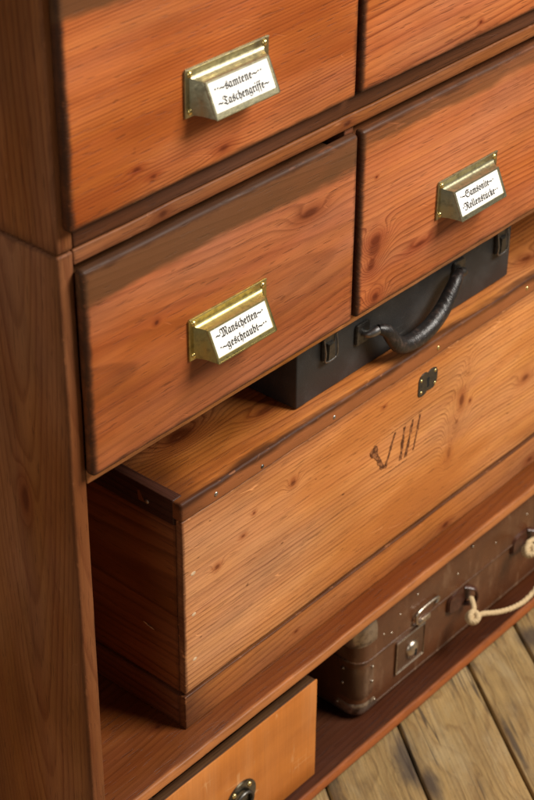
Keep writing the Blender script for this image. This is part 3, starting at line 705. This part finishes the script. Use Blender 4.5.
for x, sx in ((SX0, 1), (SX1, -1)):
    c1 = obj('corner_cap', corner(x, sx, lowp, .0012, RV, .020, .45), capm, body, Z0, label='scuffed metal cap on a lower corner')
    c2 = obj('corner_wrap', corner(x, sx, [(0, SZ0 + .0222 + (ZL - .003 - SZ0 - .0222) * k / 6) for k in range(7)], .0008, RV, .009), fm2, body, Z0)
    c3 = obj('corner_cap', corner(x + sx * -.0018, sx, topp, .0010 + .0018, RV + .0018, .010), capm, slid, Z0, label='shiny worn metal cap on an upper corner')
    for (u, z) in ((.021, ZL - .012), (.021, ZL - .032), (.027, SZ0 + .0165)):
        obj('rivet', dome((x + sx * u, SY0 - .0014, z), (0, -1, 0), .0017, .0011, 8, 3), tin, c2 if u < .025 else c1, Z0)
        obj('rivet', dome((x - sx * .0012, SY0 + u, z), (-sx, 0, 0), .0017, .0011, 8, 3), tin, c2 if u < .025 else c1, Z0)
for (x, z) in ((.4424, -.6340), (.4560, -.6410), (.4700, -.6245), (.5743, -.6330), (.6466, -.6320), (.7073, -.6260), (.5000, -.6160), (.60, -.6100)):
    obj('rivet', dome((x, SY0 - .0016, z), (0, -1, 0), .0016, .0010, 8, 3), tin, slid, Z0)
def lock(x):
    lp = obj('lock', plate(rrect(.052, .046, .003, 3, -.026, 0), (x, SY0 + .0002, -.7090), (1, 0, 0), (0, 0, 1), .0016, .0006), fm2, suit, Z0)
    # pressed frame round the plate
    fr = [(x - .0245, SY0 - .0018, -.7075), (x - .0245, SY0 - .0018, -.6650), (x + .0245, SY0 - .0018, -.6650), (x + .0245, SY0 - .0018, -.7075), (x - .0245, SY0 - .0018, -.7075)]
    obj('lock_frame', tube(fr, .0009, 8), tin, lp, Z0)
    b = dome((x + .003, SY0 - .0014, -.6880), (0, -1, 0), .0105, .0055, 20, 5)
    obj('lock_boss', b, tin, lp, Z0)
    obj('keyhole', plate([(-.0014, -.006), (.0014, -.006), (.0014, .003), (-.0014, .003)], (x + .0035, SY0 - .0066, -.6885), (1, 0, 0), (0, 0, 1), .0005, 0), dk, lp, Z0)
    hs = [(x + .016, SY0 - .003, -.6560), (x + .006, SY0 - .0055, -.6530), (x + .002, SY0 - .0060, -.6450), (x + .006, SY0 - .0058, -.6370), (x + .036, SY0 - .0050, -.6370), (x + .044, SY0 - .0045, -.6410), (x + .040, SY0 - .004, -.6460)]
    obj('hasp', tube(hs, .0017, 10, sub=4), tin, lp, Z0)
    obj('catch', plate(rrect(.022, .007, .002, 3), (x + .010, SY0 - .0016, -.6610), (1, 0, 0), (0, 0, 1), .0024, .0008), tin, lp, Z0)
lock(.4925); lock(.7750)
tabm = plain('dark_brown_leather', (.060, .020, .010), .35, .5, 160, .001, .5, col2=(.11, .040, .020))
def tab(x, z):
    ov = [((.0240 + .003 * math.cos(3 * a)) * math.cos(a), .0150 * math.sin(a)) for a in [2 * math.pi * k / 26 for k in range(26)]]
    t = obj('handle_tab', plate(ov, (x, SY0 + .0002, z), (1, 0, 0), (0, 0, 1), .0042, .0016), tabm, suit, Z0, label='dark leather tab that holds the rope')
    obj('loop', tube([(x + .008, SY0 - .003, z + .012), (x + .016, SY0 - .011, z + .009), (x + .019, SY0 - .013, z - .001), (x + .016, SY0 - .011, z - .010), (x + .008, SY0 - .003, z - .012)], [.0035, .004, .004, .004, .0035], 10, sub=4, flat=.5), tabm, t, Z0)
TX1, TX2 = .5800, .7020
tab(TX1, -.6700); tab(TX2, -.6600)
def rope_mat():
    N = NT('twisted_rope'); P = N.coords(Z0)
    n = N.noise(P, 420, 3, .6)
    c = N.mix(n, (.66, .50, .29), (.40, .27, .13))
    N.put(N.p.inputs['Base Color'], c); N.p.inputs['Roughness'].default_value = .85; N.put(N.p.inputs['Normal'], N.bump(n, .001, .6))
    return N.m
ropem = rope_mat()
def rope(pts, rad, sub=14, turns=140, bm=None):
    """three strands twisted about a smooth path"""
    P = [Vector(p) for p in pts]; Q = []
    for i in range(len(P) - 1):
        a = P[max(i - 1, 0)]; b_ = P[i]; c = P[i + 1]; d_ = P[min(i + 2, len(P) - 1)]
        for k in range(sub):
            t = k / sub; Q.append(.5 * ((2 * b_) + (c - a) * t + (2 * a - 5 * b_ + 4 * c - d_) * t * t + (3 * b_ - a - 3 * c + d_) * t ** 3))
    Q.append(P[-1]); b = bm or bmesh.new()
    nrm = Vector((0, 0, 1)); fr = []; L = 0
    for i, p in enumerate(Q):
        t = (Q[min(i + 1, len(Q) - 1)] - Q[max(i - 1, 0)]).normalized(); nrm = (nrm - t * nrm.dot(t)).normalized(); L += (p - Q[i - 1]).length if i else 0
        fr.append((p, nrm.copy(), t.cross(nrm), L))
    for s in range(3):
        tube([p + (n * math.cos(l * 2 * math.pi * turns + s * 2.094) + bi * math.sin(l * 2 * math.pi * turns + s * 2.094)) * rad * .40 for p, n, bi, l in fr], rad * .72, 8, b)
    return b
kx1 = (.5740, SY0 - .0260, -.6800); kx2 = (.6830, SY0 - .0240, -.6520)
rb = rope([(.592, SY0 - .010, -.6720), (.582, SY0 - .021, -.674), kx1, (.586, -.004, -.6800), (.603, -.012, -.6840), (.625, -.018, -.6880), (.648, -.021, -.6880), (.672, -.021, -.6800), (.690, -.017, -.6690), (.692, -.006, -.6580), kx2, (.698, SY0 - .013, -.656), (.716, SY0 - .011, -.661)], .0029, bm=None)
def knot(b, c, r):
    c = Vector(c)
    for (A, B, ph) in (((1, 0, .25), (0, 1, 0), 0), ((0, .35, 1), (1, 0, 0), .6), ((.6, 0, .7), (.2, 1, .1), 1.2)):
        A = Vector(A).normalized(); B = Vector(B); B = (B - A * B.dot(A)).normalized()
        rope([c + (A * math.cos(a + ph) + B * math.sin(a + ph)) * r for a in [2 * math.pi * k / 12 for k in range(13)]], .0032, 5, 140, b)
    dome(c, (0, -1, 0), r * .8, r * .8, 10, 3, b); 
knot(rb, kx1, .0058); knot(rb, kx2, .0058)
obj('rope_handle', rb, ropem, suit, Z0)

# ------------------------------------------------------------------ plank floor
fl = bmesh.new()
ang = math.atan2(-.1669, -.1202); dr = Vector((math.cos(ang), math.sin(ang), 0)); nr = Vector((.811, -.584, 0)).normalized(); dr = Vector((nr.y, -nr.x, 0))
offs = [.3605 - .107 * 9 - .0]
edges = []
e = .3605
lo = [e]; 
while lo[0] > -2.0: lo.insert(0, lo[0] - random.choice((.098, .107, .112, .104)))
hi = [.3605, .4660, .5405]
while hi[-1] < 2.6: hi.append(hi[-1] + random.choice((.098, .107, .112, .104)))
edges = lo + hi[1:]
def plank(n0, n1, t0, t1):
    g0 = .0015
    b = bmesh.new(); nl = 60
    rows = []
    for i in range(nl + 1):
        t = t0 + (t1 - t0) * i / nl
        j0 = noise.noise(Vector((t * 9, n0 * 50, 0))) * .0013; j1 = noise.noise(Vector((t * 9, n1 * 50, 0))) * .0013
        a0, a1 = n0 + g0 + j0, n1 - g0 + j1; r = .003
        pr = [(a0, -.02), (a0, -r), (a0 + r * .3, -r * .3), (a0 + r, 0)] + [(a0 + (a1 - a0) * k / 5, noise.noise(Vector((t * 5, n0 * 30 + k, 3))) * .0005) for k in range(1, 5)] + [(a1 - r, 0), (a1 - r * .3, -r * .3), (a1, -r), (a1, -.02)]
        rows.append([b.verts.new(nr * n + dr * t + Vector((0, 0, ZFL - .0006 + z))) for n, z in pr])
    for i in range(nl):
        for k in range(len(rows[0]) - 1): b.faces.new((rows[i][k], rows[i][k + 1], rows[i + 1][k + 1], rows[i + 1][k]))
    b.faces.new(rows[0]); b.faces.new(rows[-1])
    join(fl, b)
for i in range(len(edges) - 1):
    cut = random.uniform(.9, 1.5)
    plank(edges[i], edges[i + 1], -1.9, -cut - .002 if i % 2 else cut - .002) if False else plank(edges[i], edges[i + 1], -1.9, 1.9)
def floor_mat():
    N = NT('old_oak_planks'); P = N.coords()
    gi = N.n('ShaderNodeNewGeometry').outputs['Random Per Island']
    r2 = N.n('ShaderNodeTexWhiteNoise', noise_dimensions='1D'); N.put(r2.inputs['W'], N.M('MULTIPLY', gi, 57.3)); rv = r2.outputs['Value']
    along = N.V('DOT_PRODUCT', P, tuple(dr)); across = N.V('DOT_PRODUCT', P, tuple(nr))
    u = N.M('MULTIPLY_ADD', gi, 9., along); v = N.M('MULTIPLY_ADD', rv, 5., across)
    q = N.comb(u, v, 0.)
    nA = N.noise(N.V('MULTIPLY', q, (4., 13., 0)), 1, 3, .55, .3)
    nB = N.noise(N.V('MULTIPLY', q, (16., 38., 0)), 1, 4, .6, .6)
    f = N.M('MULTIPLY_ADD', N.M('SUBTRACT', nA, .5), .16, N.M('MULTIPLY_ADD', N.M('SUBTRACT', nB, .5), .018, v))
    fr = N.M('FRACT', N.M('MULTIPLY', f, 60.))
    ring = N.ramp(fr, [(0, .1), (.5, .2), (.85, 1.), (1., .1)])
    fib = N.noise(N.V('MULTIPLY', q, (10., 380., 0)), 1, 4, .65)
    c = N.mix(nB, (.44, .290, .112), (.185, .112, .042))
    c = N.mix(N.M('MULTIPLY', ring, .62), c, (.16, .085, .028))
    c = N.mix(N.M('MULTIPLY', N.ss(nA, .55, .72), .55), c, (.38, .19, .06))
    grey = N.ss(N.noise(N.V('MULTIPLY', q, (9., 26., 0)), 1, 4, .65), .45, .68)
    c = N.mix(N.M('MULTIPLY', grey, .5), c, (.37, .285, .155))
    h = N.n('ShaderNodeHueSaturation'); N.put(h.inputs['Color'], c); N.put(h.inputs['Value'], N.M('ADD', N.M('MULTIPLY_ADD', N.M('SUBTRACT', fib, .5), 1.15, .92), N.M('MULTIPLY', N.M('SUBTRACT', rv, .5), .25)))
    c = h.outputs[0]
    dk_ = N.ss(N.noise(N.V('MULTIPLY', q, (5., 34., 0)), 1, 5, .68, .3), .56, .68)
    c = N.mix(N.M('MULTIPLY', dk_, .7), c, (.045, .030, .022))
    # worn dark soot along some joints
    mark = None
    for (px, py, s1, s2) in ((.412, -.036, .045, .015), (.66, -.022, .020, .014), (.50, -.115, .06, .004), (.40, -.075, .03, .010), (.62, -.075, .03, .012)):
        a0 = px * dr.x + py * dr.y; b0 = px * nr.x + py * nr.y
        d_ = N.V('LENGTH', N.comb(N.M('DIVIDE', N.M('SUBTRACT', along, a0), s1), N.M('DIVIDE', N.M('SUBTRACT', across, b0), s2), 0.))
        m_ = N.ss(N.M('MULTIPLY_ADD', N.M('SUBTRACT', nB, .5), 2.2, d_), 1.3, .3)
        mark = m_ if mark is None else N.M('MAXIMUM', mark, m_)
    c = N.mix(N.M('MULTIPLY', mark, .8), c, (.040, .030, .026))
    crk = N.M('ABSOLUTE', N.M('SUBTRACT', N.noise(N.V('MULTIPLY', q, (2.5, 60., 0)), 1, 2, .5), .5))
    crk = N.M('MULTIPLY', N.ss(crk, .022, .006), N.ss(N.noise(N.V('MULTIPLY', q, (6., 20., 0)), 1, 2, .5), .52, .62))
    c = N.mix(N.M('MULTIPLY', crk, .8), c, (.035, .022, .014))
    grit = N.ss(N.noise(P, 330, 3, .7), .60, .70)
    c = N.mix(N.M('MULTIPLY', grit, .5), c, (.070, .048, .028))
    N.put(N.p.inputs['Base Color'], c); N.put(N.p.inputs['Roughness'], N.M('MULTIPLY_ADD', nB, .3, .38))
    hgt = N.M('ADD', fib, N.M('MULTIPLY', nB, 1.5))
    N.put(N.p.inputs['Normal'], N.bump(hgt, .0015, .5))
    return N.m
fo = obj('floor', fl, floor_mat()); fo['kind'] = 'structure'
# dark ground below the planks, seen only through the joints
sbm = bmesh.new()
vs = [sbm.verts.new((x, y, ZFL - .012)) for x, y in ((-1.8, -1.8), (2.4, -1.8), (2.4, 1.8), (-1.8, 1.8))]; sbm.faces.new(vs)
sf = obj('subfloor_ground', sbm, plain('joint_dirt', (.012, .009, .007), .9, .3, 40)); sf['kind'] = 'structure'

# ------------------------------------------------------------------ camera
cam = bpy.data.cameras.new('camera'); co = bpy.data.objects.new('camera', cam); COL.objects.link(co)
r_ = Vector((.65436129, -.75615036, .00692368)); u_ = Vector((.40812681, .36086529, .83857543)); f_ = Vector((.63658762, .54590556, -.54474151))
m = Matrix((r_, u_, -f_)).transposed().to_4x4(); m.translation = Vector((-.72278434, -.81016457, .5846516))
co.matrix_world = m
cam.sensor_fit = 'VERTICAL'; cam.sensor_height = 36; cam.lens = 1781.233 / 800 * 36
cam.clip_end = 50; cam.clip_start = .05
cam.dof.use_dof = True; cam.dof.focus_distance = (Vector((.30, 0, -.12)) - Vector(m.translation)).dot(f_); cam.dof.aperture_fstop = 11
S.camera = co

# ------------------------------------------------------------------ light
def area(name, loc, target, size, power, col, sy=None):
    l = bpy.data.lights.new(name, 'AREA'); l.shape = 'RECTANGLE'; l.size = size; l.size_y = sy or size; l.energy = power; l.color = col
    o = bpy.data.objects.new(name, l); COL.objects.link(o); o.location = loc
    o.rotation_euler = (Vector(target) - Vector(loc)).to_track_quat('-Z', 'Y').to_euler()
    return o
area('window_light', (1.55, -1.75, 2.0), (.4, 0, -.3), 1.4, 178, (1, .935, .85), 1.4)
area('side_fill', (-2.2, -.55, 1.0), (0, .1, -.3), 1.4, 17, (1, .95, .88))  # added fill lamp, set to brighten the side panel but not the bay
w = bpy.data.worlds.new('World'); S.world = w; w.use_nodes = True
bg = w.node_tree.nodes['Background']; bg.inputs[0].default_value = (1, .97, .93, 1); bg.inputs[1].default_value = .085
S.view_settings.view_transform = 'Standard'; S.view_settings.look = 'None'; S.view_settings.exposure = 0; S.view_settings.gamma = 1
S.cycles.use_denoising = True
S.cycles.max_bounces = 8
